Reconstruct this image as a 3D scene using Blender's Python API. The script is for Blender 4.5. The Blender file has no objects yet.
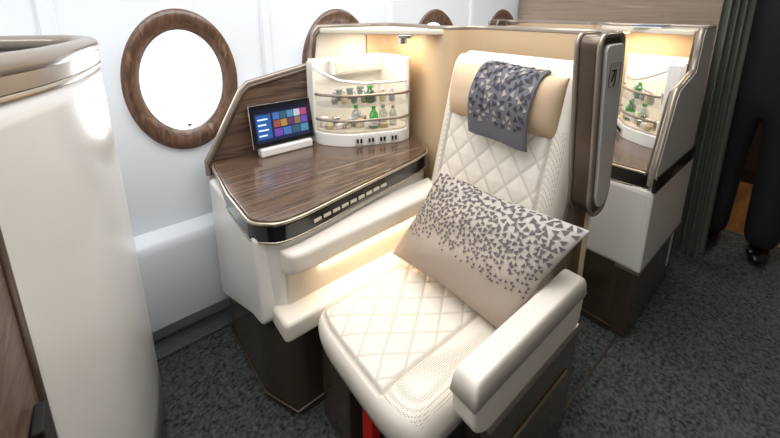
import bpy,bmesh,math,random
from mathutils import Vector,Matrix
random.seed(4)
COL=bpy.context.scene.collection
try:
    bpy.context.scene.view_settings.view_transform='Standard'
except Exception: pass
# ---------------------------------------------------------------- materials
def srgb(h):
    c=[int(h[i:i+2],16)/255 for i in (0,2,4)]
    return tuple([(x/12.92 if x<=.04045 else ((x+.055)/1.055)**2.4) for x in c]+[1])
def mat(name,col,rough=.5,metal=0,coat=0,bump=0,bscale=200,spec=.5,var=0,vscale=3,trans=0,emit=None,estr=0):
    m=bpy.data.materials.new(name);m.use_nodes=True
    nt=m.node_tree;b=nt.nodes['Principled BSDF']
    c=srgb(col) if isinstance(col,str) else col
    b.inputs['Base Color'].default_value=c
    b.inputs['Roughness'].default_value=rough;b.inputs['Metallic'].default_value=metal
    b.inputs['Coat Weight'].default_value=coat;b.inputs['Coat Roughness'].default_value=.08
    b.inputs['Specular IOR Level'].default_value=spec
    b.inputs['Transmission Weight'].default_value=trans
    if emit: b.inputs['Emission Color'].default_value=srgb(emit);b.inputs['Emission Strength'].default_value=estr
    tc=nt.nodes.new('ShaderNodeTexCoord')
    if bump:
        n=nt.nodes.new('ShaderNodeTexNoise');n.inputs['Scale'].default_value=bscale;n.inputs['Detail'].default_value=3
        bp=nt.nodes.new('ShaderNodeBump');bp.inputs['Strength'].default_value=bump;bp.inputs['Distance'].default_value=.002
        nt.links.new(tc.outputs['Object'],n.inputs['Vector']);nt.links.new(n.outputs['Fac'],bp.inputs['Height']);nt.links.new(bp.outputs['Normal'],b.inputs['Normal'])
    if var:
        n=nt.nodes.new('ShaderNodeTexNoise');n.inputs['Scale'].default_value=vscale;n.inputs['Detail'].default_value=4
        mx=nt.nodes.new('ShaderNodeMix');mx.data_type='RGBA';mx.name='varmix'
        mx.inputs[6].default_value=tuple([x*(1-var) for x in c[:3]]+[1]);mx.inputs[7].default_value=tuple([min(1,x*(1+var)) for x in c[:3]]+[1])
        nt.links.new(tc.outputs['Object'],n.inputs['Vector']);nt.links.new(n.outputs['Fac'],mx.inputs[0]);nt.links.new(mx.outputs[2],b.inputs['Base Color'])
    return m
def wood(name,cols,scale,rough=.25,coat=.6):
    m=bpy.data.materials.new(name);m.use_nodes=True;nt=m.node_tree;b=nt.nodes['Principled BSDF']
    tc=nt.nodes.new('ShaderNodeTexCoord');mp=nt.nodes.new('ShaderNodeMapping');mp.inputs['Scale'].default_value=scale
    n=nt.nodes.new('ShaderNodeTexNoise');n.inputs['Scale'].default_value=1;n.inputs['Detail'].default_value=6;n.inputs['Distortion'].default_value=.6
    r=nt.nodes.new('ShaderNodeValToRGB');e=r.color_ramp.elements
    e[0].position=.3;e[0].color=srgb(cols[0]);e[1].position=.72;e[1].color=srgb(cols[-1])
    for i,c in enumerate(cols[1:-1]):
        x=e.new(.3+.42*(i+1)/(len(cols)-1));x.color=srgb(c)
    nt.links.new(tc.outputs['Object'],mp.inputs['Vector']);nt.links.new(mp.outputs['Vector'],n.inputs['Vector'])
    nt.links.new(n.outputs['Fac'],r.inputs['Fac']);nt.links.new(r.outputs['Color'],b.inputs['Base Color'])
    b.inputs['Roughness'].default_value=rough;b.inputs['Coat Weight'].default_value=coat;b.inputs['Coat Roughness'].default_value=.1
    return m
M_white=mat('white_plastic','E8E5E0',.32,coat=.3,var=.02)
M_shell=mat('shell_white','DBD8D3',.28,coat=.5,var=.02)
M_wall=mat('cabin_wall','E4E8ED',.5,var=.02)
M_beige=mat('beige_panel','C4A988',.5,var=.05,vscale=8)
M_cream=mat('cream_trim','D8CDBB',.45)
M_leather=mat('cream_leather','DFD7CB',.5,bump=.25,bscale=260,var=.03,vscale=12)
def seams(m):
    nt=m.node_tree;b=nt.nodes['Principled BSDF'];src=nt.nodes['varmix'].outputs[2];tc=nt.nodes['Texture Coordinate']
    a=nt.nodes.new('ShaderNodeAttribute');a.attribute_name='seam'
    mx=nt.nodes.new('ShaderNodeMix');mx.data_type='RGBA';mx.inputs[7].default_value=srgb('93877A')
    nt.links.new(a.outputs['Fac'],mx.inputs[0]);nt.links.new(src,mx.inputs[6])
    p=nt.nodes.new('ShaderNodeAttribute');p.attribute_name='perf'
    v=nt.nodes.new('ShaderNodeTexVoronoi');v.inputs['Scale'].default_value=210;v.inputs['Randomness'].default_value=.0
    lt=nt.nodes.new('ShaderNodeMath');lt.operation='LESS_THAN';lt.inputs[1].default_value=.34
    mu=nt.nodes.new('ShaderNodeMath');mu.operation='MULTIPLY'
    nt.links.new(tc.outputs['Object'],v.inputs['Vector']);nt.links.new(v.outputs['Distance'],lt.inputs[0]);nt.links.new(lt.outputs[0],mu.inputs[0]);nt.links.new(p.outputs['Fac'],mu.inputs[1])
    m2=nt.nodes.new('ShaderNodeMix');m2.data_type='RGBA';m2.inputs[7].default_value=srgb('A39785')
    nt.links.new(mu.outputs[0],m2.inputs[0]);nt.links.new(mx.outputs[2],m2.inputs[6]);nt.links.new(m2.outputs[2],b.inputs['Base Color'])
seams(M_leather)
M_leatherd=mat('cream_leather_seam','A89C8A',.6)
M_bronze=mat('bronze_metal','84745F',.3,metal=.8,coat=.2)
M_champ=mat('champagne_metal','B5A896',.25,metal=.7,coat=.2)
M_taupe=mat('taupe_satin_metal','93877A',.28,metal=.45,coat=.4)
M_bronzed=mat('dark_bronze','5C4E40',.3,metal=.5,coat=.3)
M_brown=mat('brown_gloss','54473A',.25,metal=.4,coat=.5)
M_black=mat('black_gloss','121012',.12,coat=.6)
M_chrome=mat('brushed_steel','C8C8C6',.2,metal=1)
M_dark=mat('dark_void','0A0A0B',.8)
M_walnut=wood('walnut_gloss',['30221A','66503F','42302A','8A745F'],(2.2,55,40))
M_walnut2=wood('walnut_satin',['3A2A20','6B5544','4A382C','7F6A57'],(8,8,30),.4,.2)
M_ring=wood('walnut_ring',['3A271C','6B4E3B','4A3326','8A6C55'],(30,30,9),.35,.3)
M_part=wood('partition_veneer',['7C6B5A','988472','8A7764','A6937F'],(30,1.6,50),.5,.1)
M_floorw=wood('galley_wood_floor',['6A4526','8C6036','A87744'],(2,20,2),.4,.2)
M_curtain=mat('curtain_cloth','5E6258',.85,bump=.3,bscale=300,var=.15,vscale=30)
M_bolster=mat('bolster_fabric','C9AE90',.8,bump=.3,bscale=400)
M_tri=mat('triangle_print','605A5B',.85)
M_cloth=mat('grey_cloth','626167',.85,bump=.3,bscale=400)
M_tri2=mat('triangle_print_dark','333338',.85)
M_tri3=mat('triangle_print_beige','9A9088',.85)
M_red=mat('red_webbing','C81414',.6)
M_green=mat('green_plastic','2FA63A',.4,coat=.3)
M_snack=mat('snack_pack','D0BC96',.5,var=.3,vscale=60)
M_suit=mat('black_suit','101015',.8,bump=.2,bscale=300)
M_skin=mat('skin','B98468',.5)
M_hair=mat('dark_hair','14100D',.6)
M_shoe=mat('black_leather_shoe','080808',.25,coat=.4)
M_glow=mat('lamp_diffuser','FFE2B0',.5,emit='FFDDAA',estr=2.5)
def clear(name,tint,fac,rough):
    m=bpy.data.materials.new(name);m.use_nodes=True;nt=m.node_tree;nt.nodes.clear()
    o=nt.nodes.new('ShaderNodeOutputMaterial');t=nt.nodes.new('ShaderNodeBsdfTransparent');g=nt.nodes.new('ShaderNodeBsdfGlossy');g.inputs['Roughness'].default_value=rough
    t.inputs[0].default_value=tint
    x=nt.nodes.new('ShaderNodeMixShader');x.inputs[0].default_value=fac
    nt.links.new(t.outputs[0],x.inputs[1]);nt.links.new(g.outputs[0],x.inputs[2]);nt.links.new(x.outputs[0],o.inputs[0]);return m
M_pane=clear('window_pane',(1,1,1,1),.04,.05)
M_acr=clear('acrylic',(.985,.985,.98,1),.07,.08)
M_glass=M_acr
def carpet():
    m=mat('carpet','2C3035',.95)
    nt=m.node_tree;b=nt.nodes['Principled BSDF'];tc=nt.nodes['Texture Coordinate']
    n=nt.nodes.new('ShaderNodeTexNoise');n.inputs['Scale'].default_value=85;n.inputs['Detail'].default_value=4
    n2=nt.nodes.new('ShaderNodeTexVoronoi');n2.inputs['Scale'].default_value=45
    r=nt.nodes.new('ShaderNodeValToRGB');e=r.color_ramp.elements
    e[0].position=.42;e[0].color=srgb('171B1C');e[1].position=.80;e[1].color=srgb('565B58')
    ad=nt.nodes.new('ShaderNodeMath');ad.operation='MULTIPLY_ADD';ad.inputs[1].default_value=.25
    nt.links.new(tc.outputs['Object'],n.inputs['Vector']);nt.links.new(tc.outputs['Object'],n2.inputs['Vector'])
    nt.links.new(n2.outputs['Distance'],ad.inputs[0]);nt.links.new(n.outputs['Fac'],ad.inputs[2])
    nt.links.new(ad.outputs[0],r.inputs['Fac']);nt.links.new(r.outputs['Color'],b.inputs['Base Color'])
    bp=nt.nodes.new('ShaderNodeBump');bp.inputs['Strength'].default_value=.8;bp.inputs['Distance'].default_value=.006
    nt.links.new(n.outputs['Fac'],bp.inputs['Height']);nt.links.new(bp.outputs['Normal'],b.inputs['Normal']);return m
M_carpet=carpet()
def pillowmat():
    m=mat('pillow_fabric','B8A896',.8,bump=.3,bscale=400)
    nt=m.node_tree;b=nt.nodes['Principled BSDF']
    at=nt.nodes.new('ShaderNodeAttribute');at.attribute_name='grad'
    r=nt.nodes.new('ShaderNodeValToRGB');e=r.color_ramp.elements
    e[0].position=0;e[0].color=srgb('9A887A');e[1].position=1;e[1].color=srgb('BAB5B0')
    x=e.new(.5);x.color=srgb('B0A294')
    nt.links.new(at.outputs['Fac'],r.inputs['Fac']);nt.links.new(r.outputs['Color'],b.inputs['Base Color']);return m
M_pillow=pillowmat()
# ---------------------------------------------------------------- helpers
def empty(name,loc=(0,0,0)):
    o=bpy.data.objects.new(name,None);COL.objects.link(o);o.location=loc;return o
def add(name,verts,faces,m,parent=None,smooth=False,mats=None,fm=None):
    me=bpy.data.meshes.new(name);me.from_pydata([tuple(v) for v in verts],[],faces)
    me.materials.append(m)
    if smooth:
        for p in me.polygons: p.use_smooth=True
    me.update()
    o=bpy.data.objects.new(name,me);COL.objects.link(o)
    if parent: o.parent=parent
    return o
def fixn(o):
    bm=bmesh.new();bm.from_mesh(o.data);bmesh.ops.recalc_face_normals(bm,faces=bm.faces);bm.to_mesh(o.data);bm.free()
def bevel(o,w,seg=3):
    if w<=0: return
    b=o.modifiers.new('bevel','BEVEL');b.width=w;b.segments=seg;b.limit_method='ANGLE';b.angle_limit=math.radians(35)
    for p in o.data.polygons: p.use_smooth=True
    wn=o.modifiers.new('wn','WEIGHTED_NORMAL')
def roundpoly(poly,r,seg=6):
    out=[];n=len(poly)
    for i in range(n):
        a=Vector(poly[i-1]);b=Vector(poly[i]);c=Vector(poly[(i+1)%n])
        rr=r[i] if isinstance(r,(list,tuple)) else r
        if rr<=0: out.append(tuple(b));continue
        d1=(a-b);d2=(c-b);t=min(rr,d1.length*.48,d2.length*.48)
        p=b+d1.normalized()*t;q=b+d2.normalized()*t
        for k in range(seg+1):
            s=k/seg;out.append(tuple((1-s)**2*p+2*s*(1-s)*b+s*s*q))
    return out
def prismG(name,poly,a0,a1,fn,m,parent,bv,r):
    if r: poly=roundpoly(poly,r)
    n=len(poly);v=[fn(p,a0) for p in poly]+[fn(p,a1) for p in poly]
    f=[list(range(n))[::-1],list(range(n,2*n))]+[[i,(i+1)%n,n+(i+1)%n,n+i] for i in range(n)]
    o=add(name,v,f,m,parent);fixn(o);bevel(o,bv);return o
def prism(name,poly,z0,z1,m,parent=None,bv=.004,r=0): return prismG(name,poly,z0,z1,lambda p,a:(p[0],p[1],a),m,parent,bv,r)
def prismY(name,poly,y0,y1,m,parent=None,bv=.004,r=0): return prismG(name,poly,y0,y1,lambda p,a:(p[0],a,p[1]),m,parent,bv,r)
def prismX(name,poly,x0,x1,m,parent=None,bv=.004,r=0): return prismG(name,poly,x0,x1,lambda p,a:(a,p[0],p[1]),m,parent,bv,r)
def box(name,a,b,m,parent=None,bv=.004,seg=3):
    v=[(x,y,z) for z in (a[2],b[2]) for x,y in ((a[0],a[1]),(b[0],a[1]),(b[0],b[1]),(a[0],b[1]))]
    f=[[3,2,1,0],[4,5,6,7],[0,1,5,4],[1,2,6,5],[2,3,7,6],[3,0,4,7]]
    o=add(name,v,f,m,parent);fixn(o);bevel(o,bv,seg);return o
def tube(name,pts,r,m,parent=None,cyc=False):
    cu=bpy.data.curves.new(name,'CURVE');cu.dimensions='3D';cu.bevel_depth=r;cu.bevel_resolution=4
    s=cu.splines.new('POLY');s.points.add(len(pts)-1)
    for p,q in zip(s.points,pts): p.co=(*q,1)
    s.use_cyclic_u=cyc;cu.materials.append(m);cu.use_fill_caps=True
    o=bpy.data.objects.new(name,cu);COL.objects.link(o)
    if parent:o.parent=parent
    return o
def smoothpath(pts,n=6):
    out=[];P=[Vector(p) for p in pts];P=[2*P[0]-P[1]]+P+[2*P[-1]-P[-2]]
    for i in range(1,len(P)-2):
        for k in range(n):
            t=k/n;a,b,c,d=P[i-1:i+3]
            out.append(.5*((2*b)+(-a+c)*t+(2*a-5*b+4*c-d)*t*t+(-a+3*b-3*c+d)*t**3))
    out.append(P[-2]);return out
def sheet(name,cols,m,parent=None,th=.02,off=0,rows=2):
    v=[];f=[];n=len(cols)
    for x,y,a,b in cols:
        for k in range(rows): v.append((x,y,a+(b-a)*k/(rows-1)))
    for i in range(n-1):
        for k in range(rows-1):
            f.append([i*rows+k,(i+1)*rows+k,(i+1)*rows+k+1,i*rows+k+1])
    o=add(name,v,f,m,parent,smooth=True)
    s=o.modifiers.new('sol','SOLIDIFY');s.thickness=th;s.offset=off
    e=o.modifiers.new('es','EDGE_SPLIT');e.split_angle=math.radians(40)
    return o
def cyl(name,c,r,h,m,parent=None,prof=None,seg=24):
    prof=prof or [(r,0),(r,h)]
    v=[];f=[]
    for rr,z in prof:
        for i in range(seg):
            a=2*math.pi*i/seg;v.append((c[0]+rr*math.cos(a),c[1]+rr*math.sin(a),c[2]+z))
    for k in range(len(prof)-1):
        for i in range(seg):
            j=(i+1)%seg;f.append([k*seg+i,k*seg+j,(k+1)*seg+j,(k+1)*seg+i])
    f.append(list(range(seg))[::-1]);L=(len(prof)-1)*seg;f.append([L+i for i in range(seg)])
    o=add(name,v,f,m,parent,smooth=True)
    e=o.modifiers.new('es','EDGE_SPLIT');e.split_angle=math.radians(40);return o
def pad(name,O,U,V,N,m,parent=None,nu=110,nv=90,p=6,quilt=None,warp=None,pv=None,ex=2.2):
    O,U,V,N=map(Vector,(O,U,V,N));pv=pv or p
    v=[];f=[];SE=[];PE=[]
    def w(t): return .5-.5*math.cos(math.pi*t)
    def mixw(t): return .6*t+.4*w(t)
    for i in range(nu+1):
        u=mixw(i/nu)
        for j in range(nv+1):
            s=mixw(j/nv)
            a=max(0,1-abs(2*u-1)**p)**(1/ex);b=max(0,1-abs(2*s-1)**pv)**(1/ex)
            h=a*b;se=0;pe=0
            if quilt:
                qu,qv,amp,mg,u0,u1=quilt[:6];sc=quilt[6] if len(quilt)>6 else .5
                k=abs(s-sc)*2
                if k<mg and u0<u<u1:
                    A=u*qu+(s-sc)*qv;B=u*qu-(s-sc)*qv
                    dA=abs(A-round(A));dB=abs(B-round(B));dm=min(dA,dB)
                    q=min(1,dm/.5)**.5
                    h+=amp*(q-.8)*min(1,a*b)
                    se=math.exp(-(dm/.05)**2)*.42
                elif u0<u<u1 and abs(2*s-1)<.93: pe=1
                ds=abs(k-mg)*V.length*.5 if u0<=u<=u1 else 9
                du=min(abs(u-u0),abs(u-u1))*U.length if k<=mg else 9
                e2=min(ds,du)/.007
                if e2<1.5: h-=amp*.9*math.exp(-e2*e2);se=max(se,math.exp(-e2*e2)*.6)
            P=O+U*u+V*s+N*h
            if warp: P=warp(P,u,s,h)
            v.append(P);SE.append(se);PE.append(pe)
    W=nv+1
    for i in range(nu):
        for j in range(nv): f.append([i*W+j,(i+1)*W+j,(i+1)*W+j+1,i*W+j+1])
    per=[j for j in range(W)]+[i*W+nv for i in range(1,nu+1)]+[nu*W+j for j in range(nv-1,-1,-1)]+[i*W for i in range(nu-1,0,-1)]
    f.append(per)
    o=add(name,v,f,m,parent,smooth=True)
    if quilt:
        at=o.data.attributes.new('seam','FLOAT','POINT');at.data.foreach_set('value',SE)
        at=o.data.attributes.new('perf','FLOAT','POINT');at.data.foreach_set('value',PE)
    fixn(o);return o
# ================================================================= ROOM
WY=1.58
def Yw(z): return WY-(0 if z<1.32 else .42*(z-1.32)**2)
def wall_with_windows():
    v=[];f=[]
    PITCH=.69;X0=.268;zlo,zhi=.74,1.41;hw=PITCH/2;zc=1.072;a0,b0=.19,.262
    ks=list(range(-3,7))
    def q(pts):
        n=len(v);v.extend(pts);f.append(list(range(n,n+len(pts))))
    for k in ks:
        xc=X0+PITCH*k
        per=[];n=16
        for i in range(n): per.append((-hw+2*hw*i/n,zlo))
        for i in range(n): per.append((hw,zlo+(zhi-zlo)*i/n))
        for i in range(n): per.append((hw-2*hw*i/n,zhi))
        for i in range(n): per.append((-hw,zhi-(zhi-zlo)*i/n))
        K=5;rings=[]
        for t in range(K):
            s=t/(K-1);ring=[]
            for (px,pz) in per:
                an=math.atan2((pz-zc)/.34,px/hw)
                ex,ez=a0*math.cos(an),zc+b0*math.sin(an)
                x=ex+(px-ex)*s;z=ez+(pz-ez)*s
                ring.append((xc+x,Yw(z),z))
            rings.append(ring)
        base=len(v)
        for r in rings: v.extend(r)
        L=len(per)
        for t in range(K-1):
            for i in range(L):
                j=(i+1)%L
                f.append([base+t*L+i,base+t*L+j,base+(t+1)*L+j,base+(t+1)*L+i])
        zs=[1.41,1.5,1.6,1.7,1.8,1.9,2.0,2.1,2.2]
        for a,b in zip(zs[:-1],zs[1:]): q([(xc-hw,Yw(a),a),(xc+hw,Yw(a),a),(xc+hw,Yw(b),b),(xc-hw,Yw(b),b)])
        q([(xc-hw,WY,0),(xc+hw,WY,0),(xc+hw,WY,zlo),(xc-hw,WY,zlo)])
    o=add('wall_left',v,f,M_wall,smooth=True)
    bm=bmesh.new();bm.from_mesh(o.data);bmesh.ops.remove_doubles(bm,verts=bm.verts,dist=.0008);bmesh.ops.recalc_face_normals(bm,faces=bm.faces);bm.to_mesh(o.data);bm.free()
    for idx,k in enumerate(ks):
        xc=X0+PITCH*k;W=empty('window_%d'%(idx+1))
        N=64
        def ringmesh(nm,prof,m):
            vv=[];ff=[]
            for s,dy in prof:
                for i in range(N):
                    an=2*math.pi*i/N
                    vv.append((xc+.192*s*math.cos(an),WY+dy,zc+.266*s*math.sin(an)))
            for t in range(len(prof)-1):
                for i in range(N):
                    j=(i+1)%N;ff.append([t*N+i,t*N+j,(t+1)*N+j,(t+1)*N+i])
            add(nm,vv,ff,m,W,smooth=True)
        ringmesh('wood_ring',[(1.03,-.004),(1.0,-.016),(.86,-.012),(.735,.012)],M_ring)
        ringmesh('reveal',[(.745,.010),(.735,.014),(.705,.04),(.695,.06)],M_wall)
        vv=[(xc+.192*.71*math.cos(2*math.pi*i/N),WY+.055,zc+.266*.71*math.sin(2*math.pi*i/N)) for i in range(N)]
        add('pane',vv,[list(range(N))],M_pane,W)
        cyl('shade_sensor',(xc+.005,WY+.03,zc-.185),.008,.008,M_bronzed,W)
        xs=xc+PITCH/2
        sheet('trim_%d'%(idx+1),[(xs-.035,WY-.002,.52,1.4),(xs-.025,WY-.014,.52,1.4),(xs+.0,WY-.016,.52,1.4),(xs+.012,WY-.002,.52,1.4)],M_wall,None,.004)
wall_with_windows()
XA,XB=-1.8,5.0;YR=-1.3
add('floor',[(XA,YR,0),(2.93,YR,0),(2.93,1.7,0),(XA,1.7,0)],[[0,1,2,3]],M_carpet)
add('floor_galley',[(2.93,YR,0),(XB,YR,0),(XB,1.7,0),(2.93,1.7,0)],[[0,1,2,3]],M_floorw)
add('ceiling',[(XA,YR,2.2),(XB,YR,2.2),(XB,1.7,2.2),(XA,1.7,2.2)],[[3,2,1,0]],M_wall)
add('wall_right',[(XA,YR,0),(XB,YR,0),(XB,YR,2.2),(XA,YR,2.2)],[[0,1,2,3]],mat('wall_right_m','8F877B',.6))
add('wall_front',[(XA,YR,0),(XA,1.7,0),(XA,1.7,2.2),(XA,YR,2.2)],[[3,2,1,0]],M_wall)
add('wall_back',[(XB,YR,0),(XB,1.7,0),(XB,1.7,2.2),(XB,YR,2.2)],[[0,1,2,3]],mat('galley_dark','1A1715',.6))
pY=[(1.50,.11),(1.50,.44),(1.515,.475),(WY,.50),(WY,.11)]
prismG('trim_dado',pY,XA,2.45,lambda p,a:(a,p[0],p[1]),M_wall,None,.008,0)
G=empty('floor_air_grille')
box('frame',(-.7,1.47,.001),(2.4,1.575,.006),mat('grille_grey','3A3D40',.5),G,.001)
M_gl=mat('grille_louvre','8A8E92',.4,metal=.4)
for i in range(8):
    y=1.475+i*.0125
    box('louvre_%d'%i,(-.7,y,.006),(2.4,y+.005,.012),M_gl,G,0)
box('seat_track',(.5,.375,.0),(2.2,.383,.003),M_bronzed,None,0)
P=empty('wall_partition')
box('veneer',(2.52,.40,0),(2.56,WY-.02,2.2),M_part,P,.003)
box('edge_strip',(2.505,.385,0),(2.575,.402,2.2),M_bronze,P,.004)
# ================================================================= SEAT SUITE
S=empty('airline_seat')
table=[(.31,1.49),(.285,1.2),(.285,.985),(.345,.925),(.42,.925),(.99,1.02),(1.08,1.05),(1.15,1.2),(1.17,1.49)]
tr=[.02,.0,.03,.04,.04,.05,.04,.03,.01]
def off(poly,d):
    n=len(poly);out=[]
    A=sum(poly[i-1][0]*poly[i][1]-poly[i][0]*poly[i-1][1] for i in range(n));sg=1 if A>0 else -1
    for i in range(n):
        a=Vector(poly[i-1]);b=Vector(poly[i]);c=Vector(poly[(i+1)%n])
        n1=Vector((-(b-a).y,(b-a).x)).normalized();n2=Vector((-(c-b).y,(c-b).x)).normalized()
        nn=(n1+n2).normalized();k=max(.5,nn.dot(n1))
        out.append(tuple(b+nn*sg*d/k))
    return out
T1=roundpoly(table,tr)
prism('table_top',off(table,.006),.738,.752,M_walnut,S,.003,r=tr)
prism('table_band',table,.678,.737,M_black,S,.006,r=tr)
tube('table_piping',[(x,y,.742) for x,y in off(T1,0.001)],.0055,M_champ,S,cyc=True)
tube('table_piping_low',[(x,y,.680) for x,y in off(T1,0.002)],.004,M_champ,S,cyc=True)
prism('console_body',off(table,.012),.40,.680,M_white,S,.012,r=tr)
CFP=prismX('console_front_panel',[(1.475,.70),(.97,.70),(.955,.40),(1.06,.37),(1.475,.17)],.288,.34,M_white,S,.012,r=.03)
prism('console_base',[(.30,1.45),(.31,1.06),(.37,.93),(.95,.93),(1.1,1.45)],.0,.40,M_brown,S,.01,r=.04)
tube('base_seam',[(.297,1.45,.035),(.307,1.06,.035),(.365,.928,.035),(.94,.928,.035)],.003,M_bronzed,S)
dx,dy=.57,.095;L=math.hypot(dx,dy);ux,uy=dx/L,dy/L;nx,ny=uy,-ux
for i in range(9):
    t=.03+i*.038;x=.43+ux*t;y=.9255+uy*t+ .0015
    vv=[]
    for (a,z) in ((0,.702),(.028,.702),(.028,.712),(0,.712)): vv.append((x+ux*a+nx*.001,y+uy*a+ny*.001,z))
    vv+= [(p[0]+nx*.003,p[1]+ny*.003,p[2]) for p in vv]
    oo=add('control_%d'%i,vv,[[0,1,2,3],[4,5,6,7],[0,1,5,4],[1,2,6,5],[2,3,7,6],[3,0,4,7]],M_cream,S);fixn(oo)
pad('console_arm_pad',(.345,.985,.565),(.68,.015,0),(0,0,.09),(0,-.095,0),M_leather,S,nu=60,nv=24,p=20,pv=6)
box('console_side',(.36,.935,.41),(1.05,1.02,.62),M_cream,S,.01)
prism('side_ledge',[(.32,.865),(.32,1.0),(1.0,1.0),(1.0,.865)],.385,.455,M_leather,S,.015,r=.02)
box('ledge_lamp',(.5,.928,.553),(.95,.936,.561),M_glow,S,0)
def wz(x):
    pts=[(.30,.76),(.325,.80),(.45,1.02),(.48,1.05),(.76,1.10),(.772,1.11),(.79,1.24),(.81,1.265),(1.3,1.265)]
    for a,b in zip(pts[:-1],pts[1:]):
        if x<=b[0]: return a[1]+(b[1]-a[1])*(x-a[0])/(b[0]-a[0])
    return 1.265
xs=[.30,.325,.37,.41,.45,.465,.48,.55,.65,.76,.772,.781,.79,.81,.9,1.0,1.08]
side=[(x,1.50,.40,wz(x)) for x in xs]
sheet('shell_wing_outer',[(x,1.512,a,b) for x,_,a,b in side],M_shell,S,.012)
sheet('shell_wing_liner',[(x,1.497,.73,b-.008) for x,_,a,b in side if x<=.772],M_walnut,S,.014)
rear=smoothpath([(1.08,1.50,0),(1.17,1.49,0),(1.20,1.42,0),(1.19,1.25,0),(1.15,1.10,0),(1.17,1.03,0),(1.25,1.0,0),(1.30,.93,0),(1.31,.7,0),(1.30,.54,0),(1.26,.46,0),(1.19,.43,0)],5)
sheet('shell_rear_outer',[(p.x+.012,p.y,.10,1.265) for p in rear],M_shell,S,.014)
sheet('shell_rear_liner',[(p.x-.004,p.y-.004,.10,1.26) for p in rear],M_beige,S,.012)
rim=[Vector((x,1.505,b)) for x,_,a,b in side]+[Vector((p.x,p.y,1.266)) for p in rear]
rim=[Vector((.30,1.505,.70))]+rim
tube('shell_rim',rim,.012,M_taupe,S)
tube('shell_rim_dark',[(p.x,p.y-.012 if p.y>1.45 else p.y,p.z-.014) for p in rim[1:]],.009,M_bronzed,S)
wing=[(1.03,1.275),(1.185,1.275),(1.20,1.2),(1.235,.77),(1.21,.715),(1.14,.712),(1.10,.76),(1.095,.84)]
wr=[.04,.03,0,.03,.03,.04,.03,.03]
prismY('aisle_wing_core',wing,.395,.458,M_bronzed,S,.014,r=wr)
prismY('aisle_wing_outer',[(1.055,1.25),(1.178,1.25),(1.19,1.2),(1.222,.79),(1.20,.74),(1.15,.74),(1.125,.78),(1.12,.84)],.386,.397,M_shell,S,.004,r=.03)
tube('aisle_wing_trim',[(x,.397,z) for x,z in roundpoly(wing,wr)],.007,M_taupe,S,cyc=True)
tube('aisle_wing_trim_inner',[(x,.456,z) for x,z in roundpoly(wing,wr)],.007,M_taupe,S,cyc=True)
prism('canopy',[(.80,1.49),(.83,1.38),(.93,1.24),(1.10,1.06),(1.24,1.02),(1.2,1.49)],1.240,1.262,M_cream,S,.006,r=.03)
prism('reading_lamp_mount',[(.99,1.16),(1.03,1.12),(1.09,1.17),(1.05,1.21)],1.226,1.240,M_chrome,S,.003,r=.01)
cyl('reading_lamp',(1.01,1.15,1.205),.018,.024,M_chrome,S)
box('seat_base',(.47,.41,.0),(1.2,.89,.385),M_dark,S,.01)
prism('seat_kick_panel',[(.435,.72),(.435,.88),(.475,.88),(.475,.72)],.02,.38,M_brown,S,.006)
def seatwarp(P,u,s,h):
    c=abs(2*s-1)
    P.x+=.045*(c**5)*max(0,1-u*3)+.03*(1-h)*max(0,1-u*8)
    P.z-=.010*max(0,1-u*6)**2 + .012*math.sin(math.pi*u)*(1-c*c)
    return P
pad('seat_cushion',(.368,.412,.385),(.70,0,0),(0,.458,0),(0,0,.097),M_leather,S,nu=260,nv=190,p=12,pv=12,quilt=(6.5,5.8,.06,.66,.06,.97,.60),warp=seatwarp)
box('seat_pan',(.47,.42,.345),(1.1,.865,.392),M_leatherd,S,.015)
pad('seat_back',(1.035,.455,.42),(.175,0,.745),(0,.53,0),(-.093,0,.026),M_leather,S,nu=260,nv=190,p=14,pv=12,quilt=(7,6,.06,.76,.02,.72),)
prism('back_shell',[(1.1,.48),(1.1,.965),(1.27,.965),(1.27,.48)],.2,1.05,M_leatherd,S,.02)
pad('headrest',(1.15,.49,.90),(.06,0,.28),(0,.46,0),(-.09,0,.02),M_leather,S,nu=50,nv=60,p=7,pv=9)
pad('aisle_armrest',(.495,.402,.545),(.51,0,.0),(0,-.068,0),(0,0,.062),M_leather,S,nu=60,nv=30,p=30,pv=10)
prismY('aisle_armrest_side',[(.495,.58),(.502,.48),(.54,.45),(.98,.45),(1.003,.58)],.335,.401,M_leather,S,.010,r=.03)
prismY('aisle_side_panel',[(.54,.46),(.62,.05),(1.0,.05),(1.02,.46)],.345,.408,M_brown,S,.008,r=.03)
prismY('aisle_side_strip',[(.56,.424),(.99,.424),(.995,.448),(.552,.448)],.336,.348,M_taupe,S,.003)
tube('side_handle',[(.66,.342,.30),(.96,.342,.30)],.005,M_bronze,S)
# minibar
mb=[(.735,1.485),(.745,1.39),(.82,1.285),(1.05,1.195),(1.12,1.215),(1.15,1.485)]
mr=[0,.03,.07,.03,.02,0]
MB=S
prism('minibar_base',mb,.75,.81,M_white,MB,.006,r=mr)
mb2=roundpoly(mb,mr);fr=mb2[1:-1]
prism('minibar_tray',off(mb,.006),.808,.82,M_cream,MB,.002,r=mr)
prism('minibar_shelf',off(mb,.012),.925,.932,M_acr,MB,.001,r=mr)
sheet('minibar_back',[(.745,1.482,.80,1.13),(1.14,1.482,.80,1.13),(1.15,1.40,.80,1.13),(1.125,1.235,.80,1.13)],M_white,MB,.01)
box('minibar_label_panel',(.84,1.44,1.045),(1.13,1.478,1.12),M_white,MB,.012)
box('minibar_label',(.86,1.436,1.06),(1.11,1.441,1.105),M_cream,MB,.001)
sheet('minibar_left_post',[(.737,1.475,.80,1.12),(.741,1.43,.80,1.12)],M_white,MB,.012)
sheet('minibar_right_post',[(1.09,1.208,.80,1.13),(1.125,1.235,.80,1.13)],M_white,MB,.012)
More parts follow.
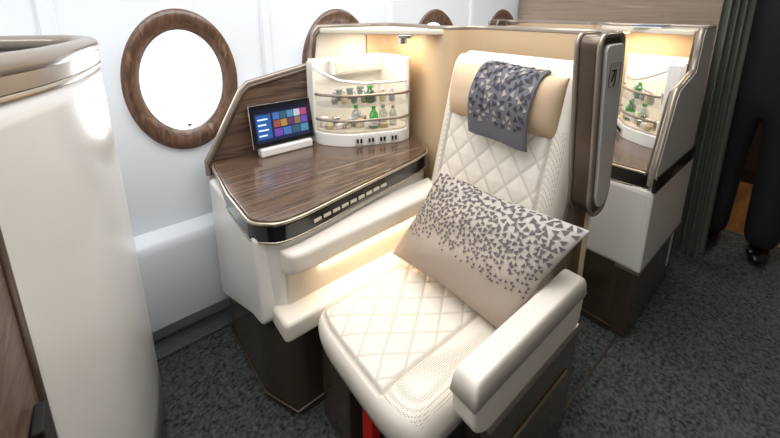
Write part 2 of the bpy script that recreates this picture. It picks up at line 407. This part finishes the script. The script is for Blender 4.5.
tube('minibar_top_rim',[(.74,1.47,1.12),(.755,1.40,1.08),(.81,1.33,1.045),(.90,1.28,1.03),(1.08,1.215,1.03),(1.12,1.235,1.06)],.006,M_white,MB)
prism('minibar_top_tray',off(mb,.012),1.022,1.030,M_acr,MB,.002,r=mr)
for i,z in enumerate((.86,.972)):
    sheet('minibar_guard_%d'%i,[(x,y,z-.04,z+.008) for x,y in fr],M_acr,MB,.004)
    tube('minibar_rail_%d'%i,[(x,y,z+.01) for x,y in fr],.0065,M_taupe,MB)
a=Vector((.84,1.277));b=Vector((1.04,1.199));d=(b-a);dn=d.normalized();nn=Vector((dn.y,-dn.x))
for i in range(4):
    c=a+d*(.12+i*.25)+nn*.0015
    w=.02
    vv=[]
    for sx,z in ((-w,.762),(w,.762),(w,.798),(-w,.798)):
        q=c+dn*sx;vv.append((q.x,q.y,z))
    vv+=[(x+nn.x*.002,y+nn.y*.002,z) for x,y,z in vv]
    oo=add('outlet_%d'%i,vv,[[0,1,2,3],[4,5,6,7],[0,1,5,4],[1,2,6,5],[2,3,7,6],[3,0,4,7]],M_shell,MB);fixn(oo)
    for k in (-.008,.008):
        q=c+dn*k+nn*.0025
        cyl('outlet_pin_%d'%i,(q.x,q.y,.770),.005,.018,M_dark,MB,seg=8)
def bottle(c,r,h,m,capm,parent):
    cyl('bottle_body',c,r,h,m,parent,prof=[(r*.85,0),(r,.006),(r,h*.6),(r*.85,h*.7),(r*.4,h*.82),(r*.38,h*.9)])
    cyl('bottle_cap',(c[0],c[1],c[2]+h*.88),r*.48,h*.12,capm,parent)
M_water=clear('water_bottle_plastic',(.80,.86,.88,1),.2,.05)
M_greenc=clear('green_bottle_plastic',(.15,.7,.25,1),.25,.05)
WB=empty('minibar_drinks_and_snacks')
bottle((.95,1.275,.821),.020,.10,M_greenc,M_green,WB)
cyl('bottle_label',(.95,1.275,.835),.0208,.03,M_white,WB)
bottle((1.0,1.27,.821),.02,.10,M_water,M_chrome,WB)
bottle((.90,1.34,.821),.022,.10,M_water,M_green,WB)
bottle((1.05,1.26,.821),.018,.09,M_water,M_chrome,WB)
bottle((.95,1.30,.933),.018,.078,M_greenc,M_green,WB)
for i in range(14):
    x=.79+.035*(i%7)+random.uniform(-.01,.01);y=1.385-.022*(i%7)+.045*(i//7)
    box('pack_%d'%i,(x-.018,y-.012,.821),(x+.018,y+.012,.85+random.uniform(-.01,.02)),[M_snack,M_white,M_chrome][i%3],WB,.006)
for i in range(7):
    x=.81+.040*i;y=1.375-.018*i
    bottle((x,y,.933),.014,.06,[M_water,M_snack,M_water,M_chrome][i%4],M_white,WB)
for i in range(4):
    cyl('glass_%d'%i,(.86+.06*i,1.42,.933),.018,.05,M_water,WB,prof=[(.013,0),(.019,.05),(.017,.05),(.011,.004)])
def copy_suite(src,name,loc,skip=()):
    E=empty(name,loc);E.scale=(.66,-1,1)
    for ch in list(src.children):
        if ch in skip: continue
        c=ch.copy();COL.objects.link(c);c.parent=E
    return E
AX=1.345
A=copy_suite(S,'airline_seat.001',(AX,1.86,0),skip=(CFP,))
copy_suite(WB,'minibar_drinks_and_snacks.001',(AX,1.86,0))
def toA(o):
    o.parent=A;return o
toA(box('aisle_band',(.29,1.512,.678),(1.12,1.526,.737),M_black,None,.004))
toA(box('aisle_body',(.295,1.44,.33),(1.15,1.522,.680),M_white,None,.012))
toA(box('front_body',(.292,.99,.33),(.45,1.515,.678),M_white,None,.02))
toA(box('aisle_base',(.315,1.00,.0),(1.2,1.505,.335),M_brown,None,.01))
toA(box('aisle_strip',(.305,.99,.315),(1.2,1.520,.335),M_taupe,None,.004))
# booklets lying on the aft canopy
BK=empty('magazine_stack')
box('magazine_1',(1.92,.50,1.263),(2.08,.62,1.268),M_white,BK,.001)
box('magazine_2',(1.94,.51,1.2685),(2.09,.62,1.273),mat('magazine_cover','4A6A86',.4),BK,.001)
# seat number
tx=bpy.data.curves.new('seat_number_sign','FONT');tx.body='7J';tx.size=.05;tx.extrude=.0008;tx.materials.append(M_dark)
to=bpy.data.objects.new('seat_number',tx);COL.objects.link(to);to.location=(1.102,.384,1.145);to.rotation_euler=(math.pi/2,0,0);to.parent=S
tube('seat_number_frame',[(x,.385,z) for x,z in roundpoly([(1.092,1.13),(1.165,1.13),(1.165,1.197),(1.092,1.197)],.012)],.001,M_bronzed,S,cyc=True)
RS=empty('seat_belt_strap')
prism('strap',[(.437,.61),(.437,.655),(.466,.655),(.466,.61)],.03,.34,M_red,RS,.003)
# ================================================================= headrest bolster & cloth
HB=empty('headrest_pillow')
pad('bolster',(1.085,.50,.945),(.03,0,.195),(0,.435,.0),(-.085,0,.01),M_bolster,HB,nu=60,nv=90,p=2.6,pv=4)
pad('bolster_rear',(1.085,.50,.945),(.03,0,.195),(0,.435,.0),(.02,0,0),M_bolster,HB,nu=40,nv=60,p=2.6,pv=4)
path=[Vector(p) for p in [(1.15,0,1.12),(1.135,0,1.150),(1.10,0,1.158),(1.05,0,1.140),(1.01,0,1.09),(.99,0,1.04),(.99,0,.99),(.995,0,.945),(1.0,0,.918)]]
pp=smoothpath(path,6)
def clothpt(t,s,o=0):
    k=t*(len(pp)-1);i=min(int(k),len(pp)-2);p=pp[i].lerp(pp[i+1],k-i)
    y=.56+.225*s-.005*t
    tg=(pp[i+1]-pp[i]).normalized();nn=Vector((tg.z,0,-tg.x))
    if nn.x>0: nn=-nn
    if t<.3: nn=Vector((-.3,0,1)).normalized()
    return Vector((p.x,y,p.z+.012*(s-.5)))+nn*(o+.004*math.sin(s*9)*t)
vv=[];ff=[];NU,NV=50,16
for i in range(NU+1):
    for j in range(NV+1): vv.append(clothpt(i/NU,j/NV))
for i in range(NU):
    for j in range(NV): a=i*(NV+1)+j;ff.append([a,a+1,a+NV+2,a+NV+1])
o=add('cloth',vv,ff,M_cloth,HB,smooth=True);s_=o.modifiers.new('s','SOLIDIFY');s_.thickness=.003
def tri_on(fn,t,s,r,tw,rt,vv,ff,asp):
    n=len(vv)
    for k in range(3):
        an=rt+k*2.094+random.uniform(-.35,.35)
        vv.append(fn(min(1,max(0,t+tw*r*math.cos(an))),min(1,max(0,s+r*asp*math.sin(an))),.0028))
    ff.append([n,n+1,n+2])
P2=([],[]);P3=([],[]);pts=[]
for i in range(3600):
    t=random.uniform(.12,.93);s=random.uniform(.04,.96);dens=max(.0,1.3*(1-((t-.15)/.65)))
    if random.random()>dens: continue
    r=random.uniform(.034,.055)
    if any((t-a)**2/.3+(s-b)**2<((r+c)*.78)**2 for a,b,c in pts): continue
    pts.append((t,s,r));tgt=P2 if random.random()<.6 else P3
    tri_on(clothpt,t,s,r,.6,random.uniform(0,6),tgt[0],tgt[1],1.0)
add('cloth_print',P2[0],P2[1],M_tri2,HB);add('cloth_print_beige',P3[0],P3[1],M_tri3,HB)
# ================================================================= throw pillow
TP=empty('throw_pillow')
BL,BR,TL,TR=Vector((.715,.86,.515)),Vector((.755,.43,.49)),Vector((.955,.87,.755)),Vector((.95,.33,.775))
nrm=((BR-BL).cross(TL-BL)).normalized()
if nrm.x>0: nrm=-nrm
def pil(u,s,o=0,side=1):
    P=(BL*(1-s)+BR*s)*(1-u)+(TL*(1-s)+TR*s)*u
    a,b=2*u-1,2*s-1
    h=max(0,(1-a*a))**.55*max(0,(1-b*b))**.55
    c=(BL+BR+TL+TR)/4
    P=P+(c-P)*(.07*(1-abs(a))*abs(b)**3+.07*(1-abs(b))*abs(a)**3)
    wr=.004*math.sin(9*s+5*u)*h+.003*math.sin(17*u-6*s)*h
    return P+nrm*side*(.072*h+wr+o)
vv=[];ff=[];NU,NV=70,90
grad=[]
for side_ in (1,-1):
    b0=len(vv)
    for i in range(NU+1):
        for j in range(NV+1):
            u=.5-.5*math.cos(math.pi*i/NU);s=.5-.5*math.cos(math.pi*j/NV)
            vv.append(pil(u,s,0,side_));grad.append(min(1,max(0,.15+.7*u+.3*(s-.5))))
    for i in range(NU):
        for j in range(NV):
            a=b0+i*(NV+1)+j;ff.append([a,a+1,a+NV+2,a+NV+1])
o=add('pillow_body',vv,ff,M_pillow,TP,smooth=True)
at=o.data.attributes.new('grad','FLOAT','POINT')
for i,g in enumerate(grad): at.data[i].value=g
bm=bmesh.new();bm.from_mesh(o.data);bmesh.ops.remove_doubles(bm,verts=bm.verts,dist=.0004);bmesh.ops.recalc_face_normals(bm,faces=bm.faces);bm.to_mesh(o.data);bm.free()
vv=[];ff=[];pts=[]
for i in range(11000):
    u=random.uniform(.10,.98);s=random.uniform(.02,.98)
    dens=max(0,(u-.26)/.5)
    if random.random()>min(1,dens**1.4): continue
    r=.009+.013*min(1,max(0,(u-.25)/.6))*random.uniform(.7,1.1)
    if any((u-a)**2*.45+(s-b)**2*1.0<((r+c)*.78)**2 for a,b,c in pts): continue
    pts.append((u,s,r));tri_on(pil,u,s,r,1.6,random.uniform(0,6),vv,ff,1.05)
add('pillow_print',vv,ff,M_tri,TP)
# ================================================================= tablet
TB=empty('tablet_computer')
bl,br,tl,tr_=Vector((.455,1.42,.79)),Vector((.727,1.42,.79)),Vector((.46,1.465,.962)),Vector((.732,1.465,.962))
ex=(br-bl).normalized();ez=(tl-bl).normalized();en=ex.cross(ez).normalized()
if en.y>0: en=-en
def tq(x0,x1,z0,z1,o0,o1,name,m,bv=0):
    v=[]
    for o_ in (o0,o1):
        for x,z in ((x0,z0),(x1,z0),(x1,z1),(x0,z1)): v.append(bl+ex*x+ez*z+en*o_)
    q=add(name,v,[[0,1,2,3],[7,6,5,4],[0,4,5,1],[1,5,6,2],[2,6,7,3],[3,7,4,0]],m,TB);fixn(q);bevel(q,bv);return q
tq(0,.272,0,.178,-.010,0,'body',M_chrome,.004)
tq(.002,.270,.002,.176,0,.002,'bezel',M_black,.001)
def em(n,c,s): return mat(n,c,.3,emit=c,estr=s)
tq(.018,.254,.020,.158,.002,.0025,'screen',em('screen_navy','1A1F3C',.6))
tq(.018,.254,.142,.158,.0026,.003,'status_bar',em('screen_dark','0A0F22',.3))
tq(.024,.085,.034,.134,.0026,.003,'menu',em('menu_c','234A80',.7))
for i in range(4): tq(.030,.072-.008*(i%2),.112-.022*i,.118-.022*i,.0031,.0034,'menu_line_%d'%i,em('menu_l%d'%i,'B8CCF0',.7))
cols=['7A4038','3B6E86','5A3A8A','8A6A3A','9A9AA4','3A5A90','4A3048','8A3A6A','2A4A5A','6A5A4A']
E=[em('tile_%d'%i,c,.65) for i,c in enumerate(cols)]
for i in range(5):
    for j in range(2):
        tq(.095+i*.031,.095+i*.031+.028,.074+j*.033,.074+j*.033+.029,.0026,.003,'tile_%d_%d'%(i,j),E[(i*3+j*5)%10])
for i in range(4): tq(.095+i*.039,.095+i*.039+.035,.036,.068,.0026,.003,'thumb_%d'%i,E[(i*3+2)%10])
prism('stand',[(.48,1.405),(.71,1.405),(.71,1.45),(.48,1.45)],.753,.788,M_white,TB,.006)
# ================================================================= seat ahead shell (rear view)
F=empty('airline_seat_shell')
fp=smoothpath([(-.75,1.48,0),(-.35,1.46,0),(-.06,1.36,0),(.010,1.27,0),(.008,1.18,0),(-.018,1.05,0),(-.065,.90,0),(-.155,.74,0)],7)
v=[];f=[];zz=[.10,.2,.4,.6,.8,1.0,1.1,1.16,1.20]
for i,p in enumerate(fp):
    for z in zz:
        k=(z-.12)/1.08;v.append((p.x-.008*k*k,p.y,z))
R=len(zz)
for i in range(len(fp)-1):
    for k in range(R-1): f.append([i*R+k,(i+1)*R+k,(i+1)*R+k+1,i*R+k+1])
o=add('rear_panel',v,f,M_shell,F,smooth=True);s_=o.modifiers.new('s','SOLIDIFY');s_.thickness=.02;s_.offset=0
sheet('rear_base',[(p.x-.004,p.y,.0,.10) for p in fp],M_brown,F,.026)
sheet('rear_top_trim',[(p.x-.010,p.y,1.212,1.24) for p in fp],M_taupe,F,.03)
tube('rear_top_bead',[(p.x-.014,p.y,1.252) for p in fp],.022,M_taupe,F)
tube('rear_trim_line',[(p.x-.002,p.y-.001,1.204) for p in fp],.009,M_champ,F)
sheet('door_panel',[(-.160,.735,.05,1.22),(-.165,.66,.05,1.20),(-.17,.55,.05,1.16),(-.175,.40,.05,1.10)],M_walnut2,F,.03)
tube('door_edge',[(-.150,.735,.0),(-.150,.735,1.2)],.012,M_bronzed,F)
tube('door_top',[(-.15,.735,1.225),(-.155,.66,1.205),(-.16,.55,1.165),(-.165,.40,1.105)],.018,M_taupe,F)
box('door_handle',(-.148,.64,.62),(-.132,.70,.74),M_dark,F,.004)
# ================================================================= curtain
N=60;v=[];f=[]
for i in range(N+1):
    t=i/N;ph=t*2*math.pi*3.5
    bx_,by_=2.36+.08*t,.375-.095*t
    for z in [.03,.5,1.0,1.5,2.0,2.18]:
        k=z/2.2;w=1-.2*k
        v.append((bx_+.024*math.sin(ph)*w-.02*k,by_+.012*math.cos(ph)*w+.02*k*t,z))
for i in range(N):
    for k in range(5): f.append([i*6+k,(i+1)*6+k,(i+1)*6+k+1,i*6+k+1])
add('curtain',v,f,M_curtain,None,smooth=True)
# ================================================================= person
PN=empty('standing_man')
def skin(name,verts,edges,m,parent,sub=2):
    me=bpy.data.meshes.new(name);me.from_pydata([v[0] for v in verts],edges,[])
    me.materials.append(m);o=bpy.data.objects.new(name,me);COL.objects.link(o);o.parent=parent
    sm=o.modifiers.new('skin','SKIN');sm.use_smooth_shade=True
    for i,vv_ in enumerate(verts):
        me.skin_vertices[0].data[i].radius=vv_[1];me.skin_vertices[0].data[i].use_root=(i==0)
    s=o.modifiers.new('sub','SUBSURF');s.levels=sub;s.render_levels=sub
    return o
px,py=2.66,.19
def Pp(x,y,z): return (px+x,py+y,z)
bv=[(Pp(0,0,.96),(.13,.165)),(Pp(0,0,1.12),(.12,.15)),(Pp(-.01,0,1.30),(.13,.18)),(Pp(-.01,0,1.43),(.11,.17)),(Pp(0,0,1.50),(.06,.07)),
    (Pp(0,.095,.86),(.10,.10)),(Pp(.01,.10,.50),(.082,.082)),(Pp(-.01,.105,.08),(.075,.078)),
    (Pp(0,-.095,.86),(.10,.10)),(Pp(.01,-.10,.50),(.082,.082)),(Pp(-.01,-.105,.08),(.075,.078)),
    (Pp(0,.17,1.41),(.06,.06)),(Pp(.0,.215,1.13),(.048,.048)),(Pp(.15,.12,.98),(.036,.036)),
    (Pp(0,-.18,1.41),(.065,.065)),(Pp(-.02,-.24,1.13),(.05,.05)),(Pp(.15,-.12,.98),(.036,.036))]
be=[(0,1),(1,2),(2,3),(3,4),(0,5),(5,6),(6,7),(0,8),(8,9),(9,10),(3,11),(11,12),(12,13),(3,14),(14,15),(15,16)]
skin('suit',bv,be,M_suit,PN)
skin('neck',[(Pp(0,0,1.46),(.055,.055)),(Pp(.01,0,1.58),(.055,.055))],[(0,1)],M_skin,PN)
def ell(name,c,r,m,parent,fn=None,n=28):
    v=[];f=[]
    for i in range(n+1):
        th_=math.pi*i/n
        for j in range(n):
            ph=2*math.pi*j/n;d=Vector((math.sin(th_)*math.cos(ph),math.sin(th_)*math.sin(ph),math.cos(th_)))
            q=Vector((d.x*r[0],d.y*r[1],d.z*r[2]))
            if fn:q=fn(q,d)
            v.append((c[0]+q.x,c[1]+q.y,c[2]+q.z))
    for i in range(n):
        for j in range(n): f.append([i*n+j,i*n+(j+1)%n,(i+1)*n+(j+1)%n,(i+1)*n+j])
    return add(name,v,f,m,parent,smooth=True)
def headf(q,d):
    if d.z<0: q.y*=1-.28*(-d.z);q.x*=1-.05*(-d.z)
    q.x+=.022*math.exp(-((d.y/.14)**2+((d.z+.1)/.16)**2))*(d.x>0)
    q.x-=.008*math.exp(-(((abs(d.y)-.38)/.16)**2+((d.z-.06)/.12)**2))*(d.x>0)
    return q
hc=(px+.02,py,1.67)
ell('head',hc,(.098,.078,.122),M_skin,PN,headf)
ell('hair',(hc[0]-.012,hc[1],hc[2]+.02),(.100,.083,.112),M_hair,PN,lambda q,d:Vector((q.x if d.x<.45 else q.x*.75,q.y,q.z if d.z>-.5 else q.z*.7)))
for s in (1,-1):
    ell('ear',(hc[0],hc[1]+s*.08,hc[2]-.005),(.016,.009,.03),M_skin,PN,n=10)
    ell('eye',(hc[0]+.085,hc[1]+s*.031,hc[2]+.008),(.011,.013,.009),M_white,PN,n=10)
    ell('iris',(hc[0]+.094,hc[1]+s*.031,hc[2]+.008),(.004,.006,.006),M_hair,PN,n=8)
    ell('shoe',(px+.05,py+s*.105,.045),(.145,.05,.045),M_shoe,PN,lambda q,d:Vector((q.x,q.y,max(q.z,-.043) if d.x<0 else max(q.z*.75,-.043))),n=20)
    hx,hy,hz=px+.17,py+s*.10,.965
    skin('palm',[((hx,hy,hz),(.022,.03)),((hx+.02,hy-s*.045,hz-.02),(.016,.036)),((hx+.025,hy-s*.085,hz-.035),(.014,.034))],[(0,1),(1,2)],M_skin,PN)
    for k in range(4):
        z=hz-.008-.019*k;L_=[.9,1,.95,.75][k]
        bx0=hx+.026+(.012 if s>0 else 0)
        skin('finger_%d'%k,[((bx0,hy-s*.08,z),(.009,.009)),((bx0+.012,hy-s*(.08+.035*L_),z-.003),(.0085,.0085)),((bx0+.004,hy-s*(.08+.06*L_),z-.008),(.008,.008)),((bx0-.012,hy-s*(.08+.075*L_),z-.012),(.007,.007))],[(0,1),(1,2),(2,3)],M_skin,PN)
    skin('thumb',[((hx+.01,hy-s*.02,hz+.012),(.011,.011)),((hx+.03,hy-s*.05,hz+.028),(.010,.010)),((hx+.035,hy-s*.08,hz+.026),(.008,.008))],[(0,1),(1,2)],M_skin,PN)
box('mouth',(hc[0]+.088,hc[1]-.022,hc[2]-.058),(hc[0]+.093,hc[1]+.022,hc[2]-.051),mat('lips','8A4A42',.5),PN,.002)
GC=empty('galley_cabinet')
box('carcass',(3.9,-1.1,0),(4.6,1.5,2.1),mat('galley_wood','241A14',.5),GC,.01)
for i in range(4):
    box('door_%d'%i,(3.885,-1.05+.64*i,.1),(3.9,-1.05+.64*i+.6,1.0),mat('galley_door_%d'%i,'33251B',.4,coat=.2),GC,.008)
    tube('handle_%d'%i,[(3.87,-1.0+.64*i,.9),(3.87,-.6+.64*i,.9)],.008,M_chrome,GC)
# ================================================================= lights
def area(name,loc,rot,sx,sy,e,col):
    l=bpy.data.lights.new(name,'AREA');l.shape='RECTANGLE';l.size=sx;l.size_y=sy;l.energy=e;l.color=col
    o=bpy.data.objects.new(name,l);COL.objects.link(o);o.location=loc;o.rotation_euler=rot;return o
area('ceiling_light',(.6,.5,2.17),(0,0,0),2.2,.6,29,(1,.99,.97))
area('sidewall_wash',(.6,1.05,2.1),(math.radians(12),0,0),3.8,.12,17,(.92,.965,1))
area('aisle_light',(-.9,-.7,2.1),(math.radians(25),math.radians(-25),0),1.0,1.0,11,(1,1,1))
area('pad_lamp',(.72,.925,.548),(math.radians(-20),0,0),.5,.02,.6,(1,.80,.55))
area('canopy_lamp',(1.02,1.30,1.236),(0,0,0),.22,.2,2.0,(1,.88,.70))
area('rear_canopy_lamp',(1.98,.60,1.236),(0,0,0),.15,.2,2.2,(1,.82,.56))
area('galley_light',(3.3,-.1,2.1),(0,0,0),.5,.5,8,(1,.85,.65))
w=bpy.data.worlds.new('World');bpy.context.scene.world=w;w.use_nodes=True
w.node_tree.nodes['Background'].inputs[0].default_value=(.96,.98,1,1);w.node_tree.nodes['Background'].inputs[1].default_value=7.0
# ================================================================= camera
fpx=367;th=math.atan(87/fpx);yaw=math.atan2(460,377)
c=bpy.data.cameras.new('camera');o=bpy.data.objects.new('camera',c);COL.objects.link(o)
o.location=(0,0,1.34);o.rotation_euler=(math.pi/2-th,0,yaw-math.pi/2)
c.lens=fpx/780*36;c.sensor_width=36;c.shift_y=-(219-97)/780;c.clip_start=.02
bpy.context.scene.camera=o
